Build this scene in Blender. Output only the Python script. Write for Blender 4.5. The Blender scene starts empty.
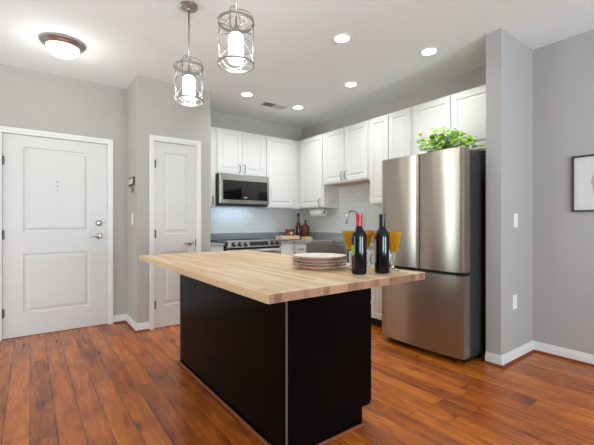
import bpy, bmesh, math, random
from mathutils import Vector, Matrix
random.seed(7)
S = bpy.context.scene
COL = S.collection
PI = math.pi

# ------------------------------------------------------------------ camera
cam_d = bpy.data.cameras.new('camera')
cam = bpy.data.objects.new('camera', cam_d)
COL.objects.link(cam)
cam.location = (0, 0, 1.159)
cam.rotation_euler = (PI/2, 0, -math.radians(36.64))
cam_d.sensor_fit = 'HORIZONTAL'
cam_d.sensor_width = 36
cam_d.lens = 36*359/594
cam_d.clip_start = 0.02
S.camera = cam

# ------------------------------------------------------------------ world, exposure
w = bpy.data.worlds.new('world'); S.world = w; w.use_nodes = True
w.node_tree.nodes['Background'].inputs[0].default_value = (0.9, 0.95, 1, 1)
w.node_tree.nodes['Background'].inputs[1].default_value = 0.5
S.view_settings.view_transform = 'Standard'
S.view_settings.look = 'None'
S.view_settings.gamma = 1
S.view_settings.use_curve_mapping = False
S.view_settings.use_white_balance = True
S.view_settings.white_balance_temperature = 5900
S.view_settings.white_balance_tint = 4
S.view_settings.exposure = 0.56
S.cycles.use_denoising = True
S.cycles.max_bounces = 10
S.cycles.diffuse_bounces = 6
S.cycles.glossy_bounces = 5
S.cycles.transmission_bounces = 8
S.cycles.sample_clamp_indirect = 6
S.cycles.caustics_reflective = False
S.cycles.caustics_refractive = False

def area(name, loc, direction, sx, sy, power, color=(1, 1, 1), shape='RECTANGLE', spread=PI):
    d = bpy.data.lights.new(name, 'AREA')
    d.shape = shape; d.size = sx
    if shape == 'RECTANGLE': d.size_y = sy
    d.energy = power; d.color = color; d.spread = spread
    o = bpy.data.objects.new(name, d); COL.objects.link(o)
    o.location = loc
    o.rotation_euler = Vector(direction).to_track_quat('-Z', 'Y').to_euler()
    return o

ZC = 2.72
# lamps for the unseen rear windows, tilted upward to brighten the ceiling
area('daylight_rear', (-1.3, -3.50, 1.35), (0, 1, 0.95), 1.7, 2.0, 175, (0.86, 0.96, 1))
area('daylight_rear', (1.6, -3.50, 1.35), (0, 1, 0.95), 1.7, 2.0, 175, (0.86, 0.96, 1))
area('streak_lamp_side', (-3.0, 3.5, 1.45), (1, 0, 0.2), 1.2, 1.9, 45, (0.9, 0.97, 1))  # added side lamp, placed to put vertical streaks on the refrigerator doors

# ------------------------------------------------------------------ materials
def srgb(r, g, b):
    f = lambda c: (c/255/12.92) if c/255 <= 0.04045 else ((c/255+0.055)/1.055)**2.4
    return (f(r), f(g), f(b), 1)

def new_mat(name):
    m = bpy.data.materials.new(name); m.use_nodes = True
    return m, m.node_tree, m.node_tree.nodes['Principled BSDF']

def pm(name, rgb, rough=0.5, metal=0.0, coat=0.0, noise=0.0, nscale=8.0, bump=0.0, bscale=200.0, emit=None, estr=0, trans=0, ior=1.45, aniso=0, spec=None):
    m, nt, b = new_mat(name)
    N = nt.nodes; L = nt.links
    col = srgb(*rgb)
    b.inputs['Base Color'].default_value = col
    b.inputs['Roughness'].default_value = rough
    b.inputs['Metallic'].default_value = metal
    b.inputs['Coat Weight'].default_value = coat
    b.inputs['Coat Roughness'].default_value = 0.08
    b.inputs['Transmission Weight'].default_value = trans
    b.inputs['IOR'].default_value = ior
    if spec is not None: b.inputs['Specular IOR Level'].default_value = spec
    tc = N.new('ShaderNodeTexCoord')
    if noise:
        n = N.new('ShaderNodeTexNoise'); n.inputs['Scale'].default_value = nscale; n.inputs['Detail'].default_value = 4
        L.new(tc.outputs['Object'], n.inputs['Vector'])
        mx = N.new('ShaderNodeMix'); mx.data_type = 'RGBA'
        mx.inputs[6].default_value = tuple(c*(1-noise) for c in col[:3])+(1,)
        mx.inputs[7].default_value = tuple(min(1, c*(1+noise)) for c in col[:3])+(1,)
        L.new(n.outputs['Fac'], mx.inputs[0]); L.new(mx.outputs[2], b.inputs['Base Color'])
    if bump:
        n = N.new('ShaderNodeTexNoise'); n.inputs['Scale'].default_value = bscale; n.inputs['Detail'].default_value = 3
        L.new(tc.outputs['Object'], n.inputs['Vector'])
        bp = N.new('ShaderNodeBump'); bp.inputs['Strength'].default_value = bump; bp.inputs['Distance'].default_value = 0.002
        L.new(n.outputs['Fac'], bp.inputs['Height']); L.new(bp.outputs['Normal'], b.inputs['Normal'])
    if emit:
        b.inputs['Emission Color'].default_value = srgb(*emit)
        b.inputs['Emission Strength'].default_value = estr
    if aniso:
        t = N.new('ShaderNodeTangent'); t.direction_type = 'RADIAL'; t.axis = 'Z'
        L.new(t.outputs['Tangent'], b.inputs['Tangent'])
        b.inputs['Anisotropic'].default_value = aniso
        b.inputs['Anisotropic Rotation'].default_value = 0.25
    return m

def steel(name, rgb, rough, aniso):
    m = pm(name, rgb, rough, 1.0, aniso=aniso)
    nt = m.node_tree; N = nt.nodes; L = nt.links; b = N['Principled BSDF']
    tc = N.new('ShaderNodeTexCoord'); mp = N.new('ShaderNodeMapping')
    mp.inputs['Scale'].default_value = (6, 6, 900)
    n = N.new('ShaderNodeTexNoise'); n.inputs['Scale'].default_value = 1; n.inputs['Detail'].default_value = 2
    L.new(tc.outputs['Object'], mp.inputs['Vector']); L.new(mp.outputs[0], n.inputs['Vector'])
    mr = N.new('ShaderNodeMapRange'); mr.inputs['To Min'].default_value = rough*0.95; mr.inputs['To Max'].default_value = rough*1.05
    L.new(n.outputs['Fac'], mr.inputs['Value']); L.new(mr.outputs[0], b.inputs['Roughness'])
    return m

def floor_mat():
    m, nt, b = new_mat('hardwood_planks'); N = nt.nodes; L = nt.links
    def math_(op, a, b_=None, c=None):
        n = N.new('ShaderNodeMath'); n.operation = op
        for i, v in enumerate((a, b_, c)):
            if v is None: continue
            if isinstance(v, (int, float)): n.inputs[i].default_value = v
            else: L.new(v, n.inputs[i])
        return n.outputs[0]
    tc = N.new('ShaderNodeTexCoord'); sp = N.new('ShaderNodeSeparateXYZ')
    L.new(tc.outputs['Object'], sp.inputs[0])
    W, LEN = 0.121, 1.35
    xs = math_('DIVIDE', sp.outputs[0], W); row = math_('FLOOR', xs); fx = math_('FRACT', xs)
    wn = N.new('ShaderNodeTexWhiteNoise'); wn.noise_dimensions = '1D'; L.new(row, wn.inputs['W'])
    ys = math_('ADD', math_('DIVIDE', sp.outputs[1], LEN), math_('MULTIPLY', wn.outputs['Value'], 7.3))
    pl = math_('FLOOR', ys); fy = math_('FRACT', ys)
    cb = N.new('ShaderNodeCombineXYZ'); L.new(row, cb.inputs[0]); L.new(pl, cb.inputs[1])
    wn2 = N.new('ShaderNodeTexWhiteNoise'); wn2.noise_dimensions = '2D'; L.new(cb.outputs[0], wn2.inputs['Vector'])
    # grain, stretched along the plank and shifted per plank
    sh = N.new('ShaderNodeVectorMath'); sh.operation = 'MULTIPLY_ADD'
    L.new(wn2.outputs['Color'], sh.inputs[0]); sh.inputs[1].default_value = (9, 9, 9); L.new(tc.outputs['Object'], sh.inputs[2])
    mp = N.new('ShaderNodeMapping'); mp.inputs['Scale'].default_value = (26, 2.2, 1); L.new(sh.outputs[0], mp.inputs[0])
    g = N.new('ShaderNodeTexNoise'); g.inputs['Scale'].default_value = 1.0; g.inputs['Detail'].default_value = 7; g.inputs['Roughness'].default_value = 0.65; g.inputs['Distortion'].default_value = 0.6
    L.new(mp.outputs[0], g.inputs['Vector'])
    mp2 = N.new('ShaderNodeMapping'); mp2.inputs['Scale'].default_value = (9, 4.5, 1); L.new(sh.outputs[0], mp2.inputs[0])
    g2 = N.new('ShaderNodeTexNoise'); g2.inputs['Scale'].default_value = 1.0; g2.inputs['Detail'].default_value = 4; L.new(mp2.outputs[0], g2.inputs['Vector'])
    # knots
    mp3 = N.new('ShaderNodeMapping'); mp3.inputs['Scale'].default_value = (4.4, 2.6, 1); L.new(sh.outputs[0], mp3.inputs[0])
    vo = N.new('ShaderNodeTexVoronoi'); vo.inputs['Scale'].default_value = 0.75; L.new(mp3.outputs[0], vo.inputs['Vector'])
    kn = N.new('ShaderNodeMapRange'); kn.inputs['From Min'].default_value = 0.03; kn.inputs['From Max'].default_value = 0.15; kn.inputs['To Min'].default_value = 0.4; kn.inputs['To Max'].default_value = 0
    L.new(vo.outputs['Distance'], kn.inputs['Value'])
    f = math_('ADD', math_('MULTIPLY', wn2.outputs['Value'], 0.26), math_('ADD', math_('MULTIPLY', g.outputs['Fac'], 0.85), math_('MULTIPLY', g2.outputs['Fac'], 0.6)))
    f = math_('SUBTRACT', math_('SUBTRACT', f, 0.36), kn.outputs[0])
    r = N.new('ShaderNodeValToRGB'); e = r.color_ramp.elements
    e[0].position = 0.0; e[0].color = srgb(60, 30, 10)
    e[1].position = 1.0; e[1].color = srgb(222, 150, 66)
    for p, c in ((0.25, (122, 57, 15)), (0.5, (172, 90, 25)), (0.75, (204, 118, 36))):
        x = e.new(p); x.color = srgb(*c)
    L.new(f, r.inputs[0])
    # gaps between planks
    ex = math_('MULTIPLY', math_('MINIMUM', fx, math_('SUBTRACT', 1, fx)), W)
    ey = math_('MULTIPLY', math_('MINIMUM', fy, math_('SUBTRACT', 1, fy)), LEN)
    ed = math_('MINIMUM', ex, ey)
    gp = N.new('ShaderNodeMapRange'); gp.interpolation_type = 'SMOOTHSTEP'
    gp.inputs['From Min'].default_value = 0.0005; gp.inputs['From Max'].default_value = 0.0034
    L.new(ed, gp.inputs['Value'])
    mx = N.new('ShaderNodeMix'); mx.data_type = 'RGBA'; mx.inputs[6].default_value = srgb(44, 20, 7)
    L.new(gp.outputs[0], mx.inputs[0]); L.new(r.outputs[0], mx.inputs[7]); L.new(mx.outputs[2], b.inputs['Base Color'])
    hg = math_('ADD', math_('MULTIPLY', gp.outputs[0], 0.8), math_('MULTIPLY', g2.outputs['Fac'], 0.9))
    hg = math_('ADD', hg, math_('MULTIPLY', g.outputs['Fac'], 0.25))
    bp = N.new('ShaderNodeBump'); bp.inputs['Strength'].default_value = 0.35; bp.inputs['Distance'].default_value = 0.0022
    L.new(hg, bp.inputs['Height']); L.new(bp.outputs['Normal'], b.inputs['Normal'])
    mr = N.new('ShaderNodeMapRange'); mr.inputs['To Min'].default_value = 0.2; mr.inputs['To Max'].default_value = 0.34
    L.new(g.outputs['Fac'], mr.inputs['Value']); L.new(mr.outputs[0], b.inputs['Roughness'])
    b.inputs['Specular IOR Level'].default_value = 0.5
    return m

def butcher_mat():
    m, nt, b = new_mat('butcher_block'); N = nt.nodes; L = nt.links
    tc = N.new('ShaderNodeTexCoord'); sp = N.new('ShaderNodeSeparateXYZ'); L.new(tc.outputs['Object'], sp.inputs[0])
    def math_(op, a, b_=None):
        n = N.new('ShaderNodeMath'); n.operation = op
        for i, v in enumerate((a, b_)):
            if v is None: continue
            if isinstance(v, (int, float)): n.inputs[i].default_value = v
            else: L.new(v, n.inputs[i])
        return n.outputs[0]
    row = math_('FLOOR', math_('DIVIDE', sp.outputs[0], 0.034))
    wn = N.new('ShaderNodeTexWhiteNoise'); wn.noise_dimensions = '1D'; L.new(row, wn.inputs['W'])
    pl = math_('FLOOR', math_('ADD', math_('DIVIDE', sp.outputs[1], 0.55), math_('MULTIPLY', wn.outputs['Value'], 5.7)))
    cb = N.new('ShaderNodeCombineXYZ'); L.new(row, cb.inputs[0]); L.new(pl, cb.inputs[1])
    w2 = N.new('ShaderNodeTexWhiteNoise'); w2.noise_dimensions = '2D'; L.new(cb.outputs[0], w2.inputs['Vector'])
    sh = N.new('ShaderNodeVectorMath'); sh.operation = 'MULTIPLY_ADD'
    L.new(w2.outputs['Color'], sh.inputs[0]); sh.inputs[1].default_value = (5, 5, 5); L.new(tc.outputs['Object'], sh.inputs[2])
    mp = N.new('ShaderNodeMapping'); mp.inputs['Scale'].default_value = (60, 3, 60); L.new(sh.outputs[0], mp.inputs[0])
    g = N.new('ShaderNodeTexNoise'); g.inputs['Scale'].default_value = 1; g.inputs['Detail'].default_value = 5; g.inputs['Distortion'].default_value = 0.3; L.new(mp.outputs[0], g.inputs['Vector'])
    f = math_('ADD', math_('MULTIPLY', w2.outputs['Value'], 0.5), math_('MULTIPLY', g.outputs['Fac'], 0.5))
    r = N.new('ShaderNodeValToRGB'); e = r.color_ramp.elements
    e[0].position = 0.12; e[0].color = srgb(196, 162, 118)
    e[1].position = 0.9; e[1].color = srgb(234, 212, 180)
    x = e.new(0.5); x.color = srgb(212, 180, 138)
    L.new(f, r.inputs[0])
    # end grain: the faces looking along the staves are redder and darker
    ge = N.new('ShaderNodeNewGeometry'); gs = N.new('ShaderNodeSeparateXYZ'); L.new(ge.outputs['True Normal'], gs.inputs[0])
    ab = math_('POWER', math_('ABSOLUTE', gs.outputs[1]), 4)
    r2 = N.new('ShaderNodeValToRGB'); e = r2.color_ramp.elements
    e[0].position = 0.15; e[0].color = srgb(98, 62, 44)
    e[1].position = 0.85; e[1].color = srgb(166, 126, 98)
    L.new(f, r2.inputs[0])
    mx = N.new('ShaderNodeMix'); mx.data_type = 'RGBA'
    L.new(ab, mx.inputs[0]); L.new(r.outputs[0], mx.inputs[6]); L.new(r2.outputs[0], mx.inputs[7])
    L.new(mx.outputs[2], b.inputs['Base Color'])
    b.inputs['Roughness'].default_value = 0.42
    return m

def tile_mat():
    m, nt, b = new_mat('subway_tile'); N = nt.nodes; L = nt.links
    tc = N.new('ShaderNodeTexCoord'); sp = N.new('ShaderNodeSeparateXYZ'); L.new(tc.outputs['Object'], sp.inputs[0])
    ad = N.new('ShaderNodeMath'); ad.operation = 'ADD'; L.new(sp.outputs[0], ad.inputs[0]); L.new(sp.outputs[1], ad.inputs[1])
    cb = N.new('ShaderNodeCombineXYZ'); L.new(ad.outputs[0], cb.inputs[0]); L.new(sp.outputs[2], cb.inputs[1])
    br = N.new('ShaderNodeTexBrick'); L.new(cb.outputs[0], br.inputs['Vector'])
    br.inputs['Scale'].default_value = 1; br.inputs['Brick Width'].default_value = 0.152; br.inputs['Row Height'].default_value = 0.076
    br.inputs['Mortar Size'].default_value = 0.0022; br.inputs['Mortar Smooth'].default_value = 0.3
    br.inputs['Color1'].default_value = srgb(238, 236, 231); br.inputs['Color2'].default_value = srgb(234, 232, 227)
    br.inputs['Mortar'].default_value = srgb(216, 214, 210)
    L.new(br.outputs['Color'], b.inputs['Base Color'])
    bp = N.new('ShaderNodeBump'); bp.invert = True; bp.inputs['Strength'].default_value = 0.5; bp.inputs['Distance'].default_value = 0.002
    L.new(br.outputs['Fac'], bp.inputs['Height']); L.new(bp.outputs['Normal'], b.inputs['Normal'])
    b.inputs['Roughness'].default_value = 0.22
    return m

def stone_mat():
    m, nt, b = new_mat('grey_speckled_stone'); N = nt.nodes; L = nt.links
    tc = N.new('ShaderNodeTexCoord')
    n = N.new('ShaderNodeTexNoise'); n.inputs['Scale'].default_value = 90; n.inputs['Detail'].default_value = 5; L.new(tc.outputs['Object'], n.inputs['Vector'])
    r = N.new('ShaderNodeValToRGB'); e = r.color_ramp.elements
    e[0].position = 0.35; e[0].color = srgb(126, 126, 127); e[1].position = 0.65; e[1].color = srgb(180, 180, 178)
    L.new(n.outputs['Fac'], r.inputs[0]); L.new(r.outputs[0], b.inputs['Base Color'])
    b.inputs['Roughness'].default_value = 0.2
    return m

M = {
 'wall': pm('greige_wall_paint', (182, 177, 170), 0.85, bump=0.05, bscale=300, noise=0.015, nscale=3),
 'wallr': pm('grey_wall_paint', (173, 169, 167), 0.85, bump=0.05, bscale=300, noise=0.015, nscale=3),
 'soffit': pm('taupe_wall_paint', (188, 181, 173), 0.85, bump=0.05, bscale=300, noise=0.015, nscale=3),
 'ceiling': pm('white_ceiling_paint', (236, 240, 241), 0.95, bump=0.05, bscale=250),
 'trim': pm('white_trim_paint', (228, 226, 223), 0.4),
 'door': pm('white_door_paint', (216, 213, 208), 0.38, bump=0.04, bscale=120),
 'cab': pm('white_cabinet_paint', (228, 226, 221), 0.35),
 'cabwood': pm('pale_cabinet_underside', (206, 178, 138), 0.55, noise=0.1),
 'steel': steel('brushed_stainless', (186, 178, 164), 0.33, 0.85),
 'steelp': pm('satin_steel', (190, 188, 184), 0.25, 1.0),
 'nickel': pm('brushed_nickel', (176, 171, 164), 0.28, 1.0),
 'chrome': pm('polished_chrome', (200, 200, 200), 0.12, 1.0),
 'pull': pm('satin_nickel_pull', (140, 137, 132), 0.3, 1.0),
 'hinge': pm('dull_grey_hinge', (96, 93, 88), 0.5, 0.5),
 'bronze': pm('dark_bronze', (96, 82, 60), 0.4, 0.8),
 'fside': pm('charcoal_appliance_side', (52, 50, 50), 0.5, noise=0.03),
 'black': pm('black_plastic', (14, 14, 15), 0.4),
 'bglass': pm('black_glass', (10, 11, 12), 0.06, coat=0.5),
 'island': pm('espresso_black_paint', (8, 6, 6), 0.22, noise=0.06, nscale=4, spec=0.06),
 'seam': pm('grey_brown_corner_strip', (96, 84, 80), 0.45),
 'shoe': pm('cherry_shoe_moulding', (128, 70, 44), 0.4, noise=0.12, nscale=20),
 'floor': floor_mat(), 'butcher': butcher_mat(), 'tile': tile_mat(), 'stone': stone_mat(),
 'plate': pm('cream_stoneware', (232, 218, 204), 0.3, noise=0.02),
 'platerim': pm('russet_plate_rim', (150, 96, 78), 0.4),
 'wine': pm('dark_wine_glass', (7, 8, 11), 0.08, spec=0.4),
 'redcap': pm('red_foil', (170, 14, 24), 0.35),
 'blkcap': pm('black_foil', (16, 17, 20), 0.35),
 'green': pm('green_label_paper', (150, 176, 40), 0.7),
 'brownlab': pm('brown_label_paper', (74, 44, 30), 0.7),
 'pinklab': pm('salmon_label_paper', (196, 128, 104), 0.7),
 'amber': pm('amber_glass', (255, 206, 58), 0.08, trans=0.85, ior=1.3),
 'clear': pm('clear_glass', (250, 250, 250), 0.03, trans=1.0, ior=1.45),
 'leaf': pm('pothos_leaf', (170, 200, 70), 0.5, noise=0.35, nscale=14),
 'leaf2': pm('pothos_leaf_dark', (112, 160, 48), 0.5, noise=0.3, nscale=14),
 'basket': pm('brown_pot', (128, 96, 70), 0.8, noise=0.3, nscale=60, bump=0.5, bscale=90),
 'paper': pm('white_paper', (238, 236, 232), 0.9, bump=0.1, bscale=80),
 'artpaper': pm('art_paper', (214, 210, 210), 0.5),
 'ink': pm('pale_pink_pigment', (186, 160, 160), 0.8, noise=0.12, nscale=30),
 'frame': pm('black_frame_wood', (34, 30, 28), 0.4),
 'bottleb': pm('brown_bottle_glass', (70, 34, 18), 0.12, coat=0.4),
 'copper': pm('copper_brown_glaze', (122, 66, 40), 0.25, noise=0.2, nscale=30),
 'board': pm('maple_board', (226, 194, 162), 0.5, noise=0.08, nscale=20),
 'yellow': pm('pale_yellow_cloth', (214, 210, 150), 0.9, bump=0.3, bscale=120),
 'display': pm('black_display', (24, 28, 32), 0.1, coat=0.4),
 'logo': pm('pale_logo_print', (150, 170, 190), 0.4),
 'bulbglass': pm('lit_frosted_glass', (250, 248, 240), 0.5, emit=(255, 248, 236), estr=5.0),
 'dome': pm('lit_opal_dome', (250, 248, 240), 0.4, emit=(255, 246, 228), estr=1.6),
 'can': pm('lit_recessed_lens', (250, 250, 250), 0.5, emit=(255, 250, 240), estr=9.0),
 'ventd': pm('dark_vent_duct', (112, 110, 108), 0.8),
 'ventw': pm('white_vent_metal', (208, 206, 202), 0.5),
 'plastic': pm('white_plastic', (232, 231, 228), 0.35),
}

# ------------------------------------------------------------------ mesh helpers
OFF = {}
class MB:
    def __init__(s): s.bm = bmesh.new(); s.split = False
    def face(s, pts, smooth=False):
        f = s.bm.faces.new([s.bm.verts.new(p) for p in pts]); f.smooth = smooth; return f
    def box(s, x0, x1, y0, y1, z0, z1):
        if x0 > x1: x0, x1 = x1, x0
        if y0 > y1: y0, y1 = y1, y0
        v = [s.bm.verts.new(p) for p in ((x0,y0,z0),(x1,y0,z0),(x1,y1,z0),(x0,y1,z0),(x0,y0,z1),(x1,y0,z1),(x1,y1,z1),(x0,y1,z1))]
        for f in ((3,2,1,0),(4,5,6,7),(0,1,5,4),(1,2,6,5),(2,3,7,6),(3,0,4,7)): s.bm.faces.new([v[i] for i in f])
        return s
    def lathe(s, prof, c=(0,0,0), seg=32, mat=None, closed=False):
        """prof: list of (r, h); axis Z unless a 4x4 matrix is given"""
        T = mat or Matrix.Translation(c)
        rings = []
        for r, h in prof:
            if r < 1e-6: rings.append([s.bm.verts.new(T @ Vector((0,0,h)))])
            else: rings.append([s.bm.verts.new(T @ Vector((r*math.cos(2*PI*i/seg), r*math.sin(2*PI*i/seg), h))) for i in range(seg)])
        pairs = list(zip(rings, rings[1:])) + ([(rings[-1], rings[0])] if closed else [])
        for a, b in pairs:
            if len(a) == 1 and len(b) == 1: continue
            for i in range(seg):
                j = (i+1) % seg
                if len(a) == 1: f = s.bm.faces.new((a[0], b[j], b[i]))
                elif len(b) == 1: f = s.bm.faces.new((a[i], a[j], b[0]))
                else: f = s.bm.faces.new((a[i], a[j], b[j], b[i]))
                f.smooth = True
        s.split = True
        return s
    def tube(s, pts, r, seg=10, closed=False, flat=None):
        pts = [Vector(p) for p in pts]; n = len(pts); rings = []
        up = Vector((0,0,1)); prev = None
        for i, p in enumerate(pts):
            a = pts[(i-1) % n] if (closed or i) else p; b = pts[(i+1) % n] if (closed or i < n-1) else p
            t = (b-a).normalized()
            if prev is None:
                prev = t.cross(up if abs(t.z) < 0.95 else Vector((1,0,0))).normalized()
            u = (prev - t*prev.dot(t)).normalized(); prev = u; v = t.cross(u)
            rr = r[i] if isinstance(r, (list, tuple)) else r
            k = flat or 1
            rings.append([s.bm.verts.new(p + u*rr*math.cos(2*PI*j/seg) + v*rr*k*math.sin(2*PI*j/seg)) for j in range(seg)])
        prs = list(zip(rings, rings[1:])) + ([(rings[-1], rings[0])] if closed else [])
        for a, b in prs:
            for j in range(seg):
                f = s.bm.faces.new((a[j], a[(j+1)%seg], b[(j+1)%seg], b[j])); f.smooth = True
        if not closed:
            s.bm.faces.new(rings[0][::-1]); s.bm.faces.new(rings[-1])
        return s
    def build(s, name, mat, parent=None, bevel=0, seg=2, split=None):
        bmesh.ops.recalc_face_normals(s.bm, faces=s.bm.faces)
        me = bpy.data.meshes.new(name)
        off = OFF.get(parent.name, Vector()) if parent else Vector()
        if off.length: bmesh.ops.translate(s.bm, verts=s.bm.verts, vec=-off)
        s.bm.to_mesh(me); s.bm.free()
        mats = mat if isinstance(mat, (list, tuple)) else [mat]
        for m in mats: me.materials.append(M[m])
        o = bpy.data.objects.new(name, me); COL.objects.link(o)
        if parent: o.parent = parent
        OFF[o.name] = off
        if bevel:
            b = o.modifiers.new('bevel', 'BEVEL'); b.width = bevel; b.segments = seg; b.limit_method = 'ANGLE'; b.angle_limit = math.radians(40)
        if (split if split is not None else s.split):
            e = o.modifiers.new('edge_split', 'EDGE_SPLIT'); e.split_angle = math.radians(38)
        return o

def tag(o, label=None, cat=None, group=None, kind=None):
    if label: o['label'] = label
    if cat: o['category'] = cat
    if group: o['group'] = group
    if kind: o['kind'] = kind
    return o
def empty(name, loc, label, cat, group=None):
    o = bpy.data.objects.new(name, None); COL.objects.link(o); o.location = loc
    o.empty_display_size = 0.05; OFF[o.name] = Vector(loc)
    return tag(o, label, cat, group)
def struct_root(name, loc):
    o = bpy.data.objects.new(name, None); COL.objects.link(o); o.location = loc
    OFF[o.name] = Vector(loc); o['kind'] = 'structure'; return o
def copy_tree(o, parent=None):
    c = o.copy(); COL.objects.link(c)
    if parent: c.parent = parent
    for ch in [x for x in COL.objects if x.parent == o]: copy_tree(ch, c)
    return c
def st(name, mb, mat, **k):
    o = mb.build(name, mat, **k); o['kind'] = 'structure'; return o

def panel_faces(mb, T, Wd, Hh, th, panels, depth=0.006, m=0.014, raised=True, field=0.022):
    """slab with moulded panels: T maps (u, w, n) to the world; front face at n=th"""
    def P(u, w_, n): return T(u, w_, n)
    def quad(a, b, c, d): mb.face([P(*a), P(*b), P(*c), P(*d)])
    # sides and back
    quad((0,0,0),(0,Hh,0),(Wd,Hh,0),(Wd,0,0))
    quad((0,0,0),(Wd,0,0),(Wd,0,th),(0,0,th)); quad((0,Hh,0),(0,Hh,th),(Wd,Hh,th),(Wd,Hh,0))
    quad((0,0,0),(0,0,th),(0,Hh,th),(0,Hh,0)); quad((Wd,0,0),(Wd,Hh,0),(Wd,Hh,th),(Wd,0,th))
    zs = 0
    for (u0, u1, w0, w1) in sorted(panels, key=lambda p: p[2]):
        quad((0,zs,th),(Wd,zs,th),(Wd,w0,th),(0,w0,th))
        quad((0,w0,th),(u0,w0,th),(u0,w1,th),(0,w1,th)); quad((u1,w0,th),(Wd,w0,th),(Wd,w1,th),(u1,w1,th))
        zs = w1
        loops = [(0, th), (m*0.35, th-depth), (m, th-depth)]
        if raised: loops += [(m+field*0.25, th-depth), (m+field, th-depth*0.15)]
        for (i0, n0), (i1, n1) in zip(loops, loops[1:]):
            a = [(u0+i0,w0+i0,n0),(u1-i0,w0+i0,n0),(u1-i0,w1-i0,n0),(u0+i0,w1-i0,n0)]
            b = [(u0+i1,w0+i1,n1),(u1-i1,w0+i1,n1),(u1-i1,w1-i1,n1),(u0+i1,w1-i1,n1)]
            for k in range(4): quad(a[k], a[(k+1)%4], b[(k+1)%4], b[k])
        i, n = loops[-1]
        quad((u0+i,w0+i,n),(u1-i,w0+i,n),(u1-i,w1-i,n),(u0+i,w1-i,n))
    quad((0,zs,th),(Wd,zs,th),(Wd,Hh,th),(0,Hh,th))
    bmesh.ops.remove_doubles(mb.bm, verts=mb.bm.verts, dist=1e-5)

def faceY(x0, yb, z0):   # slab facing -Y: u along +X, back plane at y=yb
    return lambda u, w_, n: (x0+u, yb-n, z0+w_)
def faceX(xb, y1, z0):   # slab facing -X: u along -Y starting from y1
    return lambda u, w_, n: (xb-n, y1-u, z0+w_)
def faceXp(xb, y0, z0):  # slab facing +X
    return lambda u, w_, n: (xb+n, y0+u, z0+w_)

# ------------------------------------------------------------------ room shell
EY, CY, KY, RX, CX = 4.57, 4.06, 4.775, 3.65, 0.91
st('floor', MB().box(-3.3, RX+0.1, -3.8, KY+0.1, -0.06, 0), 'floor')
# ceiling with holes is not needed: recessed lamps sit on its surface
st('ceiling', MB().box(-3.3, RX+0.1, -3.8, KY+0.1, ZC, ZC+0.1), 'ceiling')
mb = MB(); mb.box(-3.3, -0.222, EY, EY+0.12, 0, ZC); mb.box(0.709, CX, EY, EY+0.12, 0, ZC); mb.box(-0.222, 0.709, EY, EY+0.12, 2.051, ZC); mb.box(-0.222, 0.709, EY+0.07, EY+0.12, 0, 2.051)
st('wall_entry', mb, 'wall')
mb = MB(); mb.box(CX, 1.084, CY, EY+0.12, 0, ZC); mb.box(1.552, 1.73, CY, KY, 0, ZC); mb.box(1.084, 1.552, CY, KY, 2.051, ZC); mb.box(1.084, 1.552, CY+0.07, KY, 0, 2.051)
st('wall_closet', mb, 'wall')
st('wall_kitchen', MB().box(1.73, RX+0.1, KY, KY+0.1, 0, ZC), 'soffit')
st('wall_right', MB().box(RX, RX+0.1, 1.335, KY, 0, ZC), 'soffit')
st('wall_dining', MB().box(RX, RX+0.1, -3.8, 1.335, 0, ZC), 'wallr')
st('wall_partition', MB().box(3.035, RX, 1.335, 1.455, 0, ZC), 'wallr')
mb = MB()  # living-room walls behind the camera with their window openings
xs = [(-3.3, -2.15), (-0.45, 0.75), (2.45, RX+0.1)]
for a, b in xs: mb.box(a, b, -3.72, -3.6, 0, ZC)
for a, b in ((-2.15, -0.45), (0.75, 2.45)): mb.box(a, b, -3.72, -3.6, 0, 0.35); mb.box(a, b, -3.72, -3.6, 2.35, ZC)
st('wall_rear', mb, 'wall')
mb = MB(); mb.box(-3.22, -3.1, -3.6, 2.9, 0, ZC); mb.box(-3.22, -3.1, 4.1, EY, 0, ZC); mb.box(-3.22, -3.1, 2.9, 4.1, 0, 0.5); mb.box(-3.22, -3.1, 2.9, 4.1, 2.4, ZC)  # opening cut for the added side window
st('wall_left', mb, 'wall')
def win(n, T, W_, H_):
    r = struct_root('window_%d' % n, T(W_/2, 0, 0))
    f = MB()
    def bx(u0, u1, w0, w1, n0=-0.03, n1=0.02):
        p, q = T(u0, w0, n0), T(u1, w1, n1); f.box(p[0], q[0], p[1], q[1], min(p[2], q[2]), max(p[2], q[2]))
    bx(0, 0.06, 0, H_); bx(W_-0.06, W_, 0, H_); bx(0.06, W_-0.06, 0, 0.06); bx(0.06, W_-0.06, H_-0.06, H_)
    bx(W_/2-0.03, W_/2+0.03, 0.06, H_-0.06); bx(0.06, W_-0.06, H_/2-0.02, H_/2+0.02, -0.02, 0.01)
    f.build('window_frame', 'trim', r)
    g = MB(); p, q = T(0.06, 0.06, -0.045), T(W_-0.06, H_-0.06, -0.04); g.box(p[0], q[0], p[1], q[1], p[2], q[2]); g.build('pane', 'clear', r)
win(1, lambda u, w_, n: (-2.15+u, -3.57+n, 0.35+w_), 1.7, 2.0)
win(2, lambda u, w_, n: (0.75+u, -3.57+n, 0.35+w_), 1.7, 2.0)
win(3, lambda u, w_, n: (-3.07+n, 2.9+u, 0.5+w_), 1.2, 1.9)  # added unseen window, its position chosen for the streaks on the refrigerator

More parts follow.
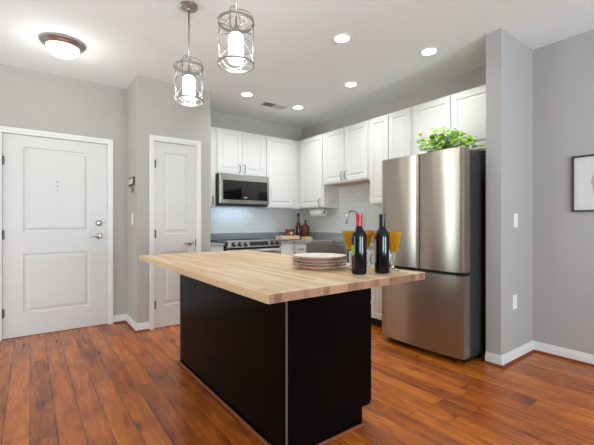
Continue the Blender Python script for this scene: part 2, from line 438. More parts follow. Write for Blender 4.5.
# baseboards: white board with a stepped cap, plus the stained shoe moulding
BH = 0.092
def baseb(name, x0, y0, x1, y1, nx, ny, shoe=True, e0=0, e1=0):
    """run from (x0,y0) to (x1,y1), facing (nx,ny)"""
    def seg(t, z0, z1, mb):
        ax, bx_, ay, by = min(x0, x1), max(x0, x1), min(y0, y1), max(y0, y1)
        if nx: mb.box(x0, x0+nx*t, ay-e0*t, by+e1*t, z0, z1)
        else: mb.box(ax-e0*t, bx_+e1*t, y0, y0+ny*t, z0, z1)
    b = MB(); seg(0.016, 0, BH*0.68, b); seg(0.009, BH*0.68, BH*0.86, b); seg(0.005, BH*0.86, BH, b)
    st(name, b, 'trim', bevel=0.0015)
    if shoe:
        s = MB(); seg(0.030, 0, 0.013, s); seg(0.024, 0.013, 0.019, s)
        return s
SH = []
for n, a in (('baseboard_entry_left', (-3.1, EY, -0.275, EY, 0, -1)), ('baseboard_entry', (0.764, EY, CX, EY, 0, -1)),
             ('baseboard_closet_side', (CX, CY, CX, EY, -1, 0, True, 1, 0)), ('baseboard_closet', (CX, CY, 1.032, CY, 0, -1)),
             ('baseboard_closet_right', (1.62, CY, 1.73, CY, 0, -1)),
             ('baseboard_partition_end', (3.035, 1.335, 3.035, 1.455, -1, 0, True, 1, 0)), ('baseboard_partition', (3.035, 1.335, RX, 1.335, 0, -1)),
             ('baseboard_dining', (RX, -3.6, RX, 1.335, -1, 0)), ('baseboard_rear', (-3.1, -3.6, RX, -3.6, 0, 1)), ('baseboard_left', (-3.1, -3.6, -3.1, EY, 1, 0))):
    SH.append(baseb(n, *a))
for i, s in enumerate(SH): st('trim_%d' % (i+1), s, 'shoe')

def casing(n, x0, x1, y, z, wd=0.058):
    """door casing around an opening x0..x1, top z, on a wall facing -Y"""
    m = MB()
    for t, a, b in ((0.012, 0, wd), (0.019, wd*0.45, wd)):
        m.box(x0-b, x0-a, y-t, y, 0, z+b); m.box(x1+a, x1+b, y-t, y, 0, z+b); m.box(x0-a, x1+a, y-t, y, z+a, z+b)
    # inner jamb
    m.box(x0-0.0, x0+0.004, y, y+0.06, 0, z); m.box(x1-0.004, x1, y, y+0.06, 0, z); m.box(x0, x1, y, y+0.06, z-0.004, z)
    st('trim_%d' % n, m, 'trim', bevel=0.002)
casing(20, -0.222, 0.709, EY, 2.051, 0.056)
casing(21, 1.084, 1.552, CY, 2.051, 0.056)

def hinge(parent, x, y, z):
    m = MB(); m.lathe([(0, -0.048), (0.007, -0.046), (0.007, 0.046), (0, 0.048)], (x, y, z), 12); m.box(x-0.003, x+0.02, y+0.002, y+0.006, z-0.044, z+0.044)
    return m.build('hinge', 'hinge', parent)
def knob_prof(mb, x, y, z, prof, seg=24):
    mb.lathe(prof, seg=seg, mat=Matrix.Translation((x, y, z)) @ Matrix.Rotation(PI/2, 4, 'X'))  # axis towards -Y

d = struct_root('door_1', (0.243, EY+0.03, 0.0))
mb = MB(); panel_faces(mb, faceY(-0.216, EY+0.052, 0.006), 0.919, 2.038, 0.044,
    [(0.16, 0.748, 0.23, 0.835), (0.16, 0.748, 1.052, 1.922)], depth=0.009, m=0.018, field=0.03)
slab = mb.build('door_panel', 'door', d)
for z in (0.26, 1.035, 1.775): hinge(d, -0.222, EY-0.004, z)
mb = MB(); knob_prof(mb, 0.622, EY+0.008, 1.152, [(0, 0), (0.032, 0), (0.033, 0.008), (0.027, 0.016), (0.024, 0.03), (0.012, 0.034), (0, 0.034)])
mb.build('deadbolt', 'nickel', d)
mb = MB(); knob_prof(mb, 0.622, EY+0.008, 1.008, [(0, 0), (0.033, 0), (0.034, 0.006), (0.016, 0.012), (0.013, 0.05), (0.018, 0.052), (0.018, 0.066), (0, 0.068)])
mb.tube([(0.622, EY-0.05, 1.008), (0.60, EY-0.054, 1.012), (0.57, EY-0.052, 1.012), (0.535, EY-0.046, 1.004), (0.522, EY-0.044, 1.0)], [0.012, 0.011, 0.0095, 0.009, 0.011], 12)
mb.build('door_lever', 'nickel', d)
mb = MB(); mb.box(0.704, 0.7075, EY-0.001, EY+0.04, 1.12, 1.18); mb.box(0.704, 0.7075, EY-0.001, EY+0.04, 0.96, 1.05); mb.build('strike_plate', 'nickel', d)
for z in (1.499, 1.545, 1.592):
    mb = MB(); knob_prof(mb, 0.233, EY+0.011, z, [(0, 0), (0.006, 0), (0.006, 0.004), (0, 0.0055)], 12); mb.build('peephole', 'black' , d)

d = struct_root('door_2', (1.318, CY+0.03, 0.0))
mb = MB(); panel_faces(mb, faceY(1.090, CY+0.052, 0.006), 0.456, 2.038, 0.044,
    [(0.096, 0.376, 0.24, 0.83), (0.096, 0.376, 1.026, 1.93)], depth=0.009, m=0.018, field=0.03)
mb.build('door_panel', 'door', d)
for z in (0.26, 1.035, 1.80): hinge(d, 1.084, CY-0.004, z)
mb = MB(); knob_prof(mb, 1.487, CY+0.008, 0.925, [(0, 0), (0.031, 0), (0.032, 0.006), (0.016, 0.012), (0.013, 0.045), (0.017, 0.047), (0.017, 0.06), (0, 0.062)])
mb.tube([(1.487, CY-0.045, 0.925), (1.465, CY-0.05, 0.929), (1.44, CY-0.05, 0.931), (1.41, CY-0.045, 0.925), (1.393, CY-0.042, 0.915)], [0.012, 0.011, 0.010, 0.009, 0.008], 12)
mb.build('door_lever', 'nickel', d)
mb = MB(); mb.box(1.546, 1.5495, CY-0.002, CY+0.04, 0.885, 0.965); mb.build('strike_plate', 'bronze', d)

# tiled backsplash between counter and wall cabinets (part of the walls)
st('trim_30', MB().box(1.73, RX-0.008, KY-0.008, KY, 0.9, 1.40), 'tile')
st('trim_31', MB().box(RX-0.008, RX, 2.36, KY, 0.9, 1.70), 'tile')

# ------------------------------------------------------------------ wall cabinets
ZT, ZB = 2.425, 1.373
FX, FY = 3.35, 4.475          # carcass front planes (doors add 0.02)
def arch_handle(parent, T, L_=0.115, horizontal=False):
    """arched pull; T(u,w,n) with centre at (0,0,0)"""
    pts = []
    for i in range(9):
        t = -1+2*i/8; h = 0.032*(1-t*t)**0.5 if abs(t) < 1 else 0
        a = t*L_/2; pts.append(T(a, 0, h) if horizontal else T(0, a, h))
    return MB().tube(pts, [0.0062]*9, 8).build('handle', 'pull', parent)
def cab_door(parent, T, W_, H_, handle=None, hor=False, rail=0.052, nm='door'):
    m = MB()
    r = min(rail, W_*0.3)
    panel_faces(m, T, W_, H_, 0.019, [(r, W_-r, r, H_-r)], depth=0.009, m=0.012, field=0.024)
    dr = m.build(nm, 'cab', parent)
    if handle:
        u, w_ = handle
        arch_handle(dr, lambda a, b, n: T(u+a, w_+b, 0.019+n), horizontal=hor)
    return dr
G = 0.003
def wall_cab_y(x0, x1, z0, label, doors, depth=0.30, under=None):
    c = empty('wall_cabinet', ((x0+x1)/2, KY-0.001, z0), label, 'cabinet', 'white wall cabinets')
    MB().box(x0+0.0008, x1-0.0008, FY, KY-0.009 if z0 < 1.4 else KY-0.001, z0, ZT).build('carcass', 'cab', c)
    for (a, b, hd) in doors:
        T = faceY(a, FY-0.001, z0+0.018)
        cab_door(c, T, b-a, ZT-z0-0.036, hd)
    return c
def wall_cab_x(y0, y1, z0, label, doors):
    c = empty('wall_cabinet', (RX-0.001, (y0+y1)/2, z0), label, 'cabinet', 'white wall cabinets')
    MB().box(FX, RX-0.009 if z0 < 1.72 else RX-0.001, y0+0.0008, y1-0.0008, z0, ZT).build('carcass', 'cab', c)
    for (a, b, hd) in doors:   # a > b, from the left edge (large y) to the right
        T = faceX(FX-0.001, a, z0+0.018)
        cab_door(c, T, a-b, ZT-z0-0.036, hd)
    return c
wall_cab_y(1.731, 1.978, ZB, 'narrow white wall cabinet beside the closet wall, left of the microwave', [(1.75, 1.955, (0.178, 0.06))])
wall_cab_y(1.978, 2.742, 1.81, 'short white two-door wall cabinet above the microwave', [(1.996, 2.352, (0.325, 0.075)), (2.368, 2.724, (0.031, 0.075))])
wall_cab_y(2.742, 3.648, ZB, 'white single-door wall cabinet in the corner, right of the microwave', [(2.768, 3.255, None)])
wall_cab_x(3.865, 4.474, ZB, 'white single-door wall cabinet above the paper towel roll', [(4.40, 3.885, (0.478, 0.06))])
sc_ = wall_cab_x(3.005, 3.865, 1.69, 'short white two-door wall cabinet above the sink', [(3.845, 3.443, (0.372, 0.075)), (3.427, 3.025, (0.03, 0.075))])
MB().box(FX+0.02, RX-0.01, 3.02, 3.85, 1.686, 1.69).build('bottom_panel', 'cabwood', sc_)
wall_cab_x(2.39, 3.005, ZB, 'white two-door wall cabinet between sink cabinet and refrigerator', [(2.985, 2.713, None), (2.697, 2.41, None)])
wall_cab_x(1.457, 2.39, 1.822, 'white two-door wall cabinet above the stainless refrigerator', [(2.37, 1.945, None), (1.927, 1.475, None)])

# ------------------------------------------------------------------ base cabinets, counters
CH, BT = 0.90, 0.865
BX, BY = 3.06, 4.185
def base_cab_y(x0, x1, label, x_door, handle=None):
    c = empty('base_cabinet', ((x0+x1)/2, KY, 0), label, 'cabinet', 'white base cabinets')
    MB().box(x0+.001, x1-.001, BY, KY-0.001, 0.1, BT).box(x0+.001, x1-.001, BY+0.07, KY-0.001, 0, 0.1).build('carcass', 'cab', c)
    a, b = x_door
    cab_door(c, faceY(a, BY-0.001, 0.11), b-a, 0.735, handle)
    return c
base_cab_y(1.731, 1.958, 'narrow white base cabinet left of the range', (1.742, 1.948))
base_cab_y(2.776, 3.059, 'narrow white base cabinet right of the range', (2.80, 2.985))
def base_cab_x(y0, y1, label, doors, drawer=None, top=BT):
    c = empty('base_cabinet', (RX-.001, (y0+y1)/2, 0), label, 'cabinet', 'white base cabinets')
    MB().box(BX, RX-.001, y0+.001, y1-.001, 0.1, top).build('carcass', 'cab', c)
    MB().box(BX+0.07, RX-.001, y0+.001, y1-.001, 0, 0.1).build('toe_kick', 'black', c)
    for a, b, z0, z1, hd, hor, nm in doors:
        cab_door(c, faceX(BX-0.001, a, z0), a-b, z1-z0, hd, hor, nm=nm)
    return c
base_cab_x(3.835, 4.184, 'white corner base cabinet with a drawer, left of the sink', [(4.13, 3.85, 0.11, 0.68, (0.25, 0.5), False, 'door'), (4.13, 3.85, 0.70, 0.85, (0.14, 0.085), True, 'drawer')])
base_cab_x(3.065, 3.835, 'white base cabinet under the apron sink', [(3.825, 3.46, 0.11, 0.62, (0.33, 0.45), False, 'door'), (3.445, 3.075, 0.11, 0.62, (0.03, 0.45), False, 'door')], top=0.64)
base_cab_x(2.372, 3.065, 'white base cabinet beside the refrigerator', [(3.05, 2.725, 0.11, 0.85, (0.29, 0.65), False, 'door'), (2.715, 2.39, 0.11, 0.85, (0.03, 0.65), False, 'door')])

c = empty('countertop', (1.845, 4.45, BT), 'small grey stone countertop left of the range', 'countertop')
MB().box(1.731, 1.960, 4.15, KY-0.009, BT+.001, CH).build('slab', 'stone', c, bevel=0.003)
MB().box(1.731, 1.960, KY-0.032, KY-0.009, CH+.0005, 1.005).build('backsplash_ledge', 'stone', c, bevel=0.003)
c = empty('countertop', (3.3, 3.6, BT), 'grey stone L-shaped countertop running from the range past the sink', 'countertop')
mb = MB(); mb.box(2.774, RX-.009, 4.15, KY-0.009, BT+.001, CH); mb.box(3.025, RX-.009, 3.838, 4.15, BT+.001, CH); mb.box(3.025, RX-.009, 2.37, 3.062, BT+.001, CH); mb.box(3.52, RX-.009, 3.062, 3.838, BT+.001, CH)
mb.build('slab', 'stone', c)
MB().box(1.961, RX-.032, KY-0.032, KY-0.009, CH+.0005, 1.005).box(RX-.032, RX-.009, 2.37, KY-0.009, CH+.0005, 1.005).build('backsplash_ledge', 'stone', c)

# apron sink
s = empty('apron_sink', (3.27, 3.45, 0.645), 'stainless steel apron-front sink set in the grey counter', 'sink')
mb = MB(); x0, x1, y0, y1, z0, z1, t = 3.005, 3.515, 3.068, 3.832, 0.645, 0.895, 0.014
mb.box(x0, x0+t, y0, y1, z0, z1).box(x1-t, x1, y0, y1, z0, z1).box(x0+t, x1-t, y0, y0+t, z0, z1).box(x0+t, x1-t, y1-t, y1, z0, z1).box(x0+t, x1-t, y0+t, y1-t, z0, z0+t)
mb.build('basin', 'steel', s, bevel=0.002)
MB().lathe([(0, .001), (0.042, .001), (0.045, 0.004), (0.03, 0.006), (0, 0.005)], (3.27, 3.45, z0+t), 24).build('drain', 'chrome', s)
fc = empty('faucet', (3.57, 3.40, CH), 'curved chrome gooseneck faucet behind the sink', 'faucet')
MB().lathe([(0, 0.001), (0.028, 0.001), (0.028, 0.01), (0.018, 0.02), (0.018, 0.07), (0.012, 0.08), (0, 0.08)], (3.57, 3.40, CH), 24).build('base', 'chrome', fc)
pts = [(3.57, 3.40, 0.975), (3.57, 3.40, 1.2)]
for i in range(1, 13):
    a = PI*i/12; pts.append((3.57-0.115+0.115*math.cos(a), 3.40, 1.2+0.115*math.sin(a)))
pts += [(3.34, 3.40, 1.165)]
MB().tube(pts, 0.0115, 12).build('spout', 'chrome', fc)
MB().tube([(3.34, 3.40, 1.17), (3.34, 3.40, 1.14)], 0.017, 14).build('spray_head', 'chrome', fc)
MB().tube([(3.57, 3.385, 0.96), (3.57, 3.35, 0.97), (3.57, 3.31, 0.99)], 0.007, 10).build('handle', 'chrome', fc)

# ------------------------------------------------------------------ range
r = empty('range', (2.365, 4.4, 0), 'stainless slide-in range with five front knobs', 'range')
MB().box(1.964, 2.768, 4.12, KY-0.010, 0.09, 0.885).box(1.99, 2.74, 4.16, KY-0.02, 0, 0.09).build('body', 'black', r)
mb = MB(); mb.box(1.962, 2.772, 4.115, KY-0.034, 0.886, 0.912); mb.box(1.962, 2.772, KY-0.06, KY-0.034, 0.912, 0.916); mb.build('cooktop', 'bglass', r, bevel=0.003)
mb = MB()   # raked control panel
pr = [(4.12, 0.835), (4.06, 0.842), (4.085, 0.925), (4.12, 0.93)]
L0 = [mb.bm.verts.new((1.968, y, z)) for y, z in pr]; L1 = [mb.bm.verts.new((2.766, y, z)) for y, z in pr]
for i in range(4): mb.bm.faces.new((L0[i], L0[(i+1)%4], L1[(i+1)%4], L1[i]))
mb.bm.faces.new(L0); mb.bm.faces.new(L1[::-1]); mb.build('control_panel', 'steelp', r, bevel=0.002)
nrm = Vector((0, -0.083, 0.025)).normalized()
def panelT(x, t):
    p = Vector((x, 4.06+0.025*t, 0.842+0.083*t)); return p
for x in (2.045, 2.130, 2.215, 2.615, 2.70):
    q = nrm.to_track_quat('Z', 'Y').to_matrix().to_4x4(); T = Matrix.Translation(panelT(x, 0.5)) @ q
    MB().lathe([(0, 0.001), (0.030, 0.001), (0.030, 0.006), (0.024, 0.008), (0.022, 0.030), (0.018, 0.034), (0, 0.034)], seg=20, mat=T).build('knob', 'black', r)
    k = [o for o in COL.objects if o.parent == r][-1]
    T2 = T @ Matrix.Translation((0, 0, 0.0345)); m2 = MB()
    m2.lathe([(0, 0), (0.014, 0), (0.014, 0.003), (0, 0.003)], seg=16, mat=T2); m2.build('knob_cap', 'steelp', k)
mb = MB(); a, b = panelT(2.27, 0.2), panelT(2.55, 0.82); o_ = nrm*0.002
mb.face([a+o_, (b.x, a.y+o_.y, a.z+o_.z), b+o_, (a.x, b.y+o_.y, b.z+o_.z)]); mb.face([a, (b.x, a.y, a.z), b, (a.x, b.y, b.z)]); mb.build('display', 'display', r)
mb = MB().box(1.97, 2.766, 4.085, 4.119, 0.25, 0.815); od = mb.build('oven_door', 'steelp', r, bevel=0.003)
MB().box(2.06, 2.68, 4.081, 4.0845, 0.36, 0.68).build('oven_window', 'bglass', od)
mb = MB().tube([(2.02, 4.03, 0.765), (2.716, 4.03, 0.765)], 0.012, 12)
for x in (2.05, 2.686): mb.tube([(x, 4.03, 0.765), (x, 4.084, 0.765)], 0.008, 8)
mb.build('oven_handle', 'steelp', od)
MB().box(1.97, 2.766, 4.09, 4.119, 0.10, 0.235).build('drawer', 'steelp', r, bevel=0.003)

# ------------------------------------------------------------------ microwave
m_ = empty('microwave', (2.36, 4.59, 1.40), 'stainless over-the-range microwave with dark glass door', 'microwave')
MX0, MX1, MZ0, MZ1 = 1.985, 2.738, 1.392, 1.806
MB().box(MX0, MX1, 4.385, KY-0.009, MZ0, MZ1).build('body', 'fside', m_, bevel=0.002)
mb = MB().box(MX0, MX1, 4.35, 4.384, MZ0+0.02, MZ1); dr = mb.build('door', 'steelp', m_, bevel=0.004)
MB().box(MX0+0.042, MX1-0.032, 4.3465, 4.3495, MZ0+0.072, MZ1-0.082).build('door_window', 'bglass', dr)
MB().box(2.335, 2.385, 4.3445, 4.346, MZ0+0.098, MZ0+0.112).build('display', 'logo', dr)
MB().box(MX0+0.02, MX1-0.02, 4.36, 4.60, MZ0-0.012, MZ0-0.001).build('vent_grille', 'black', m_)
MB().box(2.15, 2.57, 4.62, 4.70, MZ0-0.008, MZ0-0.001).build('cooktop_light', 'plastic', m_)
area('microwave_lamp', (2.36, 4.62, MZ0-0.03), (0, 0.25, -1), 0.6, 0.08, 0.55, (0.62, 0.78, 1.0))

# ------------------------------------------------------------------ refrigerator
f = empty('refrigerator', (3.15, 1.93, 0), 'stainless french-door refrigerator with bottom freezer drawer', 'refrigerator')
FY0, FY1 = 1.512, 2.350
MB().box(2.895, 3.60, FY0+0.004, FY1-0.004, 0.045, 1.752).build('body', 'fside', f, bevel=0.004)
def fdoor(nm, y0, y1, z0, z1, x_front=2.79, bulge=0.009, th=0.095, n=24):
    mb = MB(); fr = []
    for i in range(n+1):
        t = i/n; y = y0+(y1-y0)*t
        e = min(t, 1-t)*(y1-y0)
        x = x_front - bulge*(1-(2*t-1)**2)
        if e < 0.005: x += 0.005
        fr.append((x, y))
    # denser samples at the rounded edges
    pts = []
    for (x, y) in fr: pts.append((x, y))
    for dz0, dz1, ins in ((z0, z1, 0),):
        bot = [mb.bm.verts.new((x, y, z0)) for x, y in pts]; top = [mb.bm.verts.new((x, y, z1)) for x, y in pts]
        for i in range(n):
            q = mb.bm.faces.new((bot[i], bot[i+1], top[i+1], top[i])); q.smooth = True
        b0, b1 = mb.bm.verts.new((x_front+th, y0, z0)), mb.bm.verts.new((x_front+th, y1, z0))
        t0, t1 = mb.bm.verts.new((x_front+th, y0, z1)), mb.bm.verts.new((x_front+th, y1, z1))
        mb.bm.faces.new((b0, bot[0], top[0], t0)); mb.bm.faces.new((b1, t1, top[-1], bot[-1])); mb.bm.faces.new((b0, t0, t1, b1))
        mb.bm.faces.new([b0, b1]+bot[::-1]); mb.bm.faces.new([t0]+top+[t1])
    o = mb.build(nm, 'steel', f, split=True)
    return o
fdoor('door', FY0, 1.919, 0.752, 1.768, bulge=0.022)
fdoor('door', 1.926, FY1, 0.752, 1.768, bulge=0.022)
fdoor('freezer_drawer', FY0, FY1, 0.055, 0.722, bulge=0.03)
MB().box(2.83, 2.894, FY0+0.01, FY1-0.01, 0.722, 0.752).box(2.84, 2.894, 1.919, 1.926, 0.752, 1.76).build('door_gasket', 'black', f)
MB().box(2.87, 3.58, FY0+0.02, FY1-0.02, 0.012, 0.0445).build('toe_grille', 'black', f)
mb = MB()
mb.box(2.90, 2.97, FY0+0.02, FY0+0.10, 1.7525, 1.766); mb.build('hinge_cover', 'fside', f, bevel=0.003)
MB().box(2.90, 2.97, FY1-0.10, FY1-0.02, 1.7525, 1.766).build('hinge_cover', 'fside', f, bevel=0.003)
for x, y in ((2.9, FY0+0.05), (2.9, FY1-0.05), (3.5, FY0+0.05), (3.5, FY1-0.05)):
    MB().lathe([(0, 0), (0.022, 0), (0.022, 0.012), (0, 0.012)], (x, y, 0.0), 16).build('foot', 'black', f)

# ------------------------------------------------------------------ pothos on the refrigerator
p = empty('potted_plant', (3.0, 1.80, 1.768), 'light green leafy trailing plant in a low brown pot on top of the refrigerator', 'plant')
pc = Vector((3.02, 1.84, 1.7525))
MB().lathe([(0, 0), (0.075, 0), (0.09, 0.055), (0.094, 0.06), (0.086, 0.06), (0.078, 0.045), (0, 0.043)], pc, 24).build('pot', 'basket', p)
def leaf(mb, pos, dirv, up, L_):
    d_ = dirv.normalized(); s_ = d_.cross(up).normalized(); u_ = s_.cross(d_)
    prof = [(0, 0.0, 0), (0.08, 0.28, .02), (0.3, 0.42, .05), (0.6, 0.3, .03), (0.85, 0.12, -.03), (1.0, 0, -.08)]
    mid = [mb.bm.verts.new(pos + d_*L_*t + u_*L_*(h-0.06)) for t, w_, h in prof]
    for sg in (-1, 1):
        ed = [mb.bm.verts.new(pos + d_*L_*(t-(0.1 if i == 1 else 0)) + s_*sg*L_*w_ + u_*L_*h) for i, (t, w_, h) in enumerate(prof[1:-1], 1)]
        q = [mb.bm.faces.new((mid[0], ed[0], mid[1]))]
        for i in range(len(ed)-1): q.append(mb.bm.faces.new((mid[i+1], ed[i], ed[i+1], mid[i+2])))
        q.append(mb.bm.faces.new((mid[-2], ed[-1], mid[-1])))
        for x in q: x.smooth = True
A, B, C_ = MB(), MB(), MB()
rr = random.Random(3)
for i in range(230):
    ty = rr.uniform(-0.29, 0.16)                 # along the front edge of the refrigerator
    env = 0.155*max(0, 1-abs((ty+0.02)/0.32)**1.8)+0.02 if ty > -0.26 else 0.035
    y = 1.84+ty; x = 2.86+rr.uniform(-0.02, 0.3); z = 1.812+rr.random()**0.8*env
    if -0.10 < ty < -0.03 and i % 9 == 0: z = 1.985+rr.uniform(-.03, .03)
    a = rr.uniform(0, 2*PI); dv = Vector((math.cos(a)-0.5, math.sin(a)+(0.3 if ty > 0 else -0.3), rr.uniform(-0.25, 0.6)))
    pos = Vector((x, y, z))
    leaf(A if rr.random() < 0.6 else B, pos, dv, Vector((rr.uniform(-1.4, -.3), rr.uniform(-.7, .3), 0.8)), rr.uniform(0.036, 0.062))
    if i % 3 == 0:
        mid = (pos+pc+Vector((0, 0, 0.09)))/2 + Vector((0, 0, 0.04))
        if z < 1.80: mid.z = 1.83
        C_.tube([pc+Vector((0, 0, 0.05)), mid, pos], 0.0016, 5)
A.build('foliage', 'leaf', p); B.build('foliage', 'leaf2', p); C_.build('stems', 'leaf2', p)

# ------------------------------------------------------------------ island
isl = empty('kitchen_island', (1.3, 2.2, 0), 'black kitchen island cabinet under the butcher block top', 'island')
IX0, IX1, IY0, IY1 = 1.0, 1.60, 1.43, 2.965
MB().box(IX0, IX1-0.07, IY0, IY1, 0, 0.10).box(IX0, IX1, IY0, IY1, 0.10, 0.862).build('body', 'island', isl)
MB().box(IX0-0.003, IX0+0.004, IY0-0.003, IY0+0.004, 0.018, 0.862).build('corner_strip', 'seam', isl)
MB().box(IX0-0.003, IX0+0.009, IY1-0.009, IY1+0.003, 0.018, 0.862).build('corner_strip', 'seam', isl)
mb = MB().box(IX0-0.021, IX0-0.0031, IY0-0.021, IY1+0.018, 0, 0.018).box(IX0-0.003, IX1-0.07, IY0-0.021, IY0-0.0031, 0, 0.018)
mb.build('shoe_moulding', 'shoe', isl, bevel=0.007, seg=3)
n = 3; wd = (IY1-IY0-0.02)/n
for i in range(n):
    y = IY0+0.01+i*wd
    for z0, z1, nm, hd in ((0.11, 0.68, 'door', (0.06, 0.48)), (0.695, 0.855, 'drawer', (wd/2, 0.08))):
        T = faceXp(IX1+0.001, y+0.003, z0); mm = MB(); Hh = z1-z0
        panel_faces(mm, T, wd-0.006, Hh, 0.02, [(0.055, wd-0.061, 0.05 if Hh > .3 else 0.035, Hh-(0.05 if Hh > .3 else 0.035))], raised=False)
        dd = mm.build(nm, 'island', isl)
        arch_handle(dd, lambda a, b, n_: T(hd[0]+a, hd[1]+b, 0.02+n_), horizontal=(nm == 'drawer'))
tp = MB().box(0.688, 1.648, 1.10, 3.015, 0.8635, 0.90).build('island_countertop', 'butcher', bevel=0.003)
tag(tp, 'light maple butcher block top on the black island', 'countertop')

# ------------------------------------------------------------------ things on the island
TZ = 0.9005
pl = empty('dinner_plate', (1.320, 1.565, TZ), 'cream dinner plate, lowest in the stack on the island', 'plate', 'stacked dinner plates')
R_ = 0.153
prof = [(0, 0.004), (0.088, 0.004), (0.092, 0.0), (0.096, 0.0), (0.105, 0.006), (R_-0.012, 0.0185), (R_, 0.0215), (R_+0.001, 0.0235), (R_-0.001, 0.0255), (R_-0.012, 0.0245), (0.108, 0.012), (0.1, 0.009), (0, 0.008)]
cpl = (1.320, 1.565, TZ)
MB().lathe(prof, cpl, 64).build('dish', 'plate', pl)
MB().lathe([(R_-0.001, 0.0215), (R_+0.0016, 0.0222), (R_+0.0018, 0.0248), (R_-0.001, 0.0262)], cpl, 64, closed=True).build('rim', 'platerim', pl)
for i, lb in enumerate(('cream dinner plate, second from the bottom of the stack', 'cream dinner plate, second from the top of the stack', 'cream dinner plate, topmost in the stack on the island')):
    c = copy_tree(pl); c.location = (1.320+(0.004, -0.003, 0.003)[i], 1.565+(-0.003, 0.004, 0)[i], TZ+0.0158*(i+1)); c['label'] = lb

def wine_bottle(x, y, label, cap, lab, lab2, rot):
    b = empty('wine_bottle', (x, y, TZ), label, 'bottle', 'wine bottles on the island')
    pr = [(0, 0.012), (0.022, 0.006), (0.032, 0.0), (0.0365, 0.004), (0.0375, 0.012), (0.0375, 0.185), (0.0365, 0.196), (0.031, 0.209), (0.022, 0.221), (0.016, 0.232), (0.0145, 0.245), (0.0142, 0.26)]
    pr += [(0.0142, 0.29), (0.0155, 0.291), (0.0155, 0.299), (0.013, 0.3), (0, 0.3)]
    MB().lathe(pr, (x, y, TZ), 48).build('glass', 'wine', b)
    MB().lathe([(0.0150, 0.2375), (0.0149, 0.245), (0.0148, 0.289), (0.0162, 0.290), (0.0162, 0.3), (0.014, 0.3012), (0, 0.3012)], (x, y, TZ), 32).build('foil_capsule', cap, b)
    def wrap(nm, mt, z0, z1, a0, a1):
        m = MB(); n = 16; r_ = 0.0379; vs = []
        for i in range(n+1):
            a = a0+(a1-a0)*i/n; cx_, sy = math.cos(a), math.sin(a)
            vs.append([m.bm.verts.new((x+q*cx_, y+q*sy, TZ+z)) for q, z in ((r_, z0), (r_, z1), (r_-0.0003, z1), (r_-0.0003, z0))])
        for i in range(n):
            for k in range(4):
                q = m.bm.faces.new((vs[i][k], vs[i+1][k], vs[i+1][(k+1)%4], vs[i][(k+1)%4])); q.smooth = (k == 0)
        m.bm.faces.new(vs[0]); m.bm.faces.new(vs[-1][::-1])
        m.build(nm, mt, b, split=True)
    for args in lab: wrap(*args)
    return b
# direction from bottle to camera is about -135 deg; labels turned to the left side
vd = math.atan2(-1.25, -1.33)
wine_bottle(1.328, 1.262, 'dark wine bottle with red foil neck and green label', 'redcap', [('label', 'green', 0.095, 0.145, vd-2.3, vd-0.75), ('label', 'brownlab', 0.03, 0.092, vd-2.3, vd-0.55)], None, 0)
wine_bottle(1.447, 1.215, 'dark wine bottle with black foil neck', 'blkcap', [('label', 'pinklab', 0.055, 0.175, vd-2.4, vd-0.98), ('label', 'plastic', 0.06, 0.12, vd+1.15, vd+2.2)], None, 0)

def goblet(x, y, label):
    g = empty('goblet', (x, y, TZ), label, 'glass', 'amber goblets behind the wine bottles')
    th = 0.0035
    outer = [(0.012, 0.100), (0.024, 0.108), (0.032, 0.125), (0.039, 0.15), (0.047, 0.178), (0.053, 0.210)]
    inner = [(r_-th, z+ (0.004 if i == 0 else 0.001)) for i, (r_, z) in enumerate(outer)][::-1]
    inner[-1] = (0.008, 0.106)
    MB().lathe([(0, 0.100)]+outer+inner+[(0, 0.105)], (x, y, TZ), 40).build('bowl', 'amber', g)
    MB().lathe([(0, 0), (0.036, 0), (0.037, 0.003), (0.020, 0.007), (0.009, 0.014), (0.007, 0.03), (0.009, 0.06), (0.0135, 0.085), (0.012, 0.0995), (0, 0.0995)], (x, y, TZ), 32).build('stem', 'clear', g)
    return g
def at(u, dep):
    # point on the island at photo column u and given distance from the camera
    a = math.radians(36.64); Fv = (math.sin(a), math.cos(a)); Rv = (math.cos(a), -math.sin(a)); l = (u-297)/359*dep
    return Fv[0]*dep+Rv[0]*l, Fv[1]*dep+Rv[1]*l
for u, dp, lb in ((351.3, 2.04, 'amber goblet showing left of the red-necked wine bottle'), (364.5, 2.12, 'amber goblet between the wine bottles, nearer the red-necked one'),
                  (381.5, 2.03, 'amber goblet mostly hidden behind the black-necked wine bottle'), (392.6, 1.92, 'amber goblet showing right of the black-necked wine bottle')):
    goblet(*at(u, dp), lb)

# ------------------------------------------------------------------ corner of the far counter
bd = empty('cutting_board', (3.13, 4.42, CH), 'thick pale wood butcher block cutting board on the corner counter', 'cutting board')
CBX0, CBX1 = 2.91, 3.23
MB().box(CBX0, CBX1, 4.27, 4.45, CH+0.012, CH+0.062).build('block', 'board', bd, bevel=0.004)
for x in (CBX0+0.04, CBX1-0.04):
    for y in (4.30, 4.42): MB().lathe([(0, 0), (0.014, 0), (0.014, 0.0115), (0, 0.0115)], (x, y, CH+.0003), 12).build('foot', 'black', bd)
bz = CH+0.0625
t = empty('lidded_box', (3.20, 4.43, bz), 'small brown patterned box with a lid on the cutting board', 'box')
MB().box(3.085, 3.205, 4.37, 4.44, bz, bz+0.075).build('box_body', 'copper', t, bevel=0.006)
MB().box(3.08, 3.21, 4.365, 4.445, bz+0.0755, bz+0.095).build('lid', 'bottleb', t, bevel=0.004)
MB().lathe([(0, 0), (0.022, 0), (0.022, 0.002), (0, 0.002)], seg=20, mat=Matrix.Translation((3.145, 4.3695, bz+0.038)) @ Matrix.Rotation(PI/2, 4, 'X')).build('medallion', 'board', t)
tb = empty('oil_bottle', (3.36, 4.47, CH), 'tall slim dark brown bottle with a dark cap in the counter corner', 'bottle')
tx, ty = 3.372, 4.50
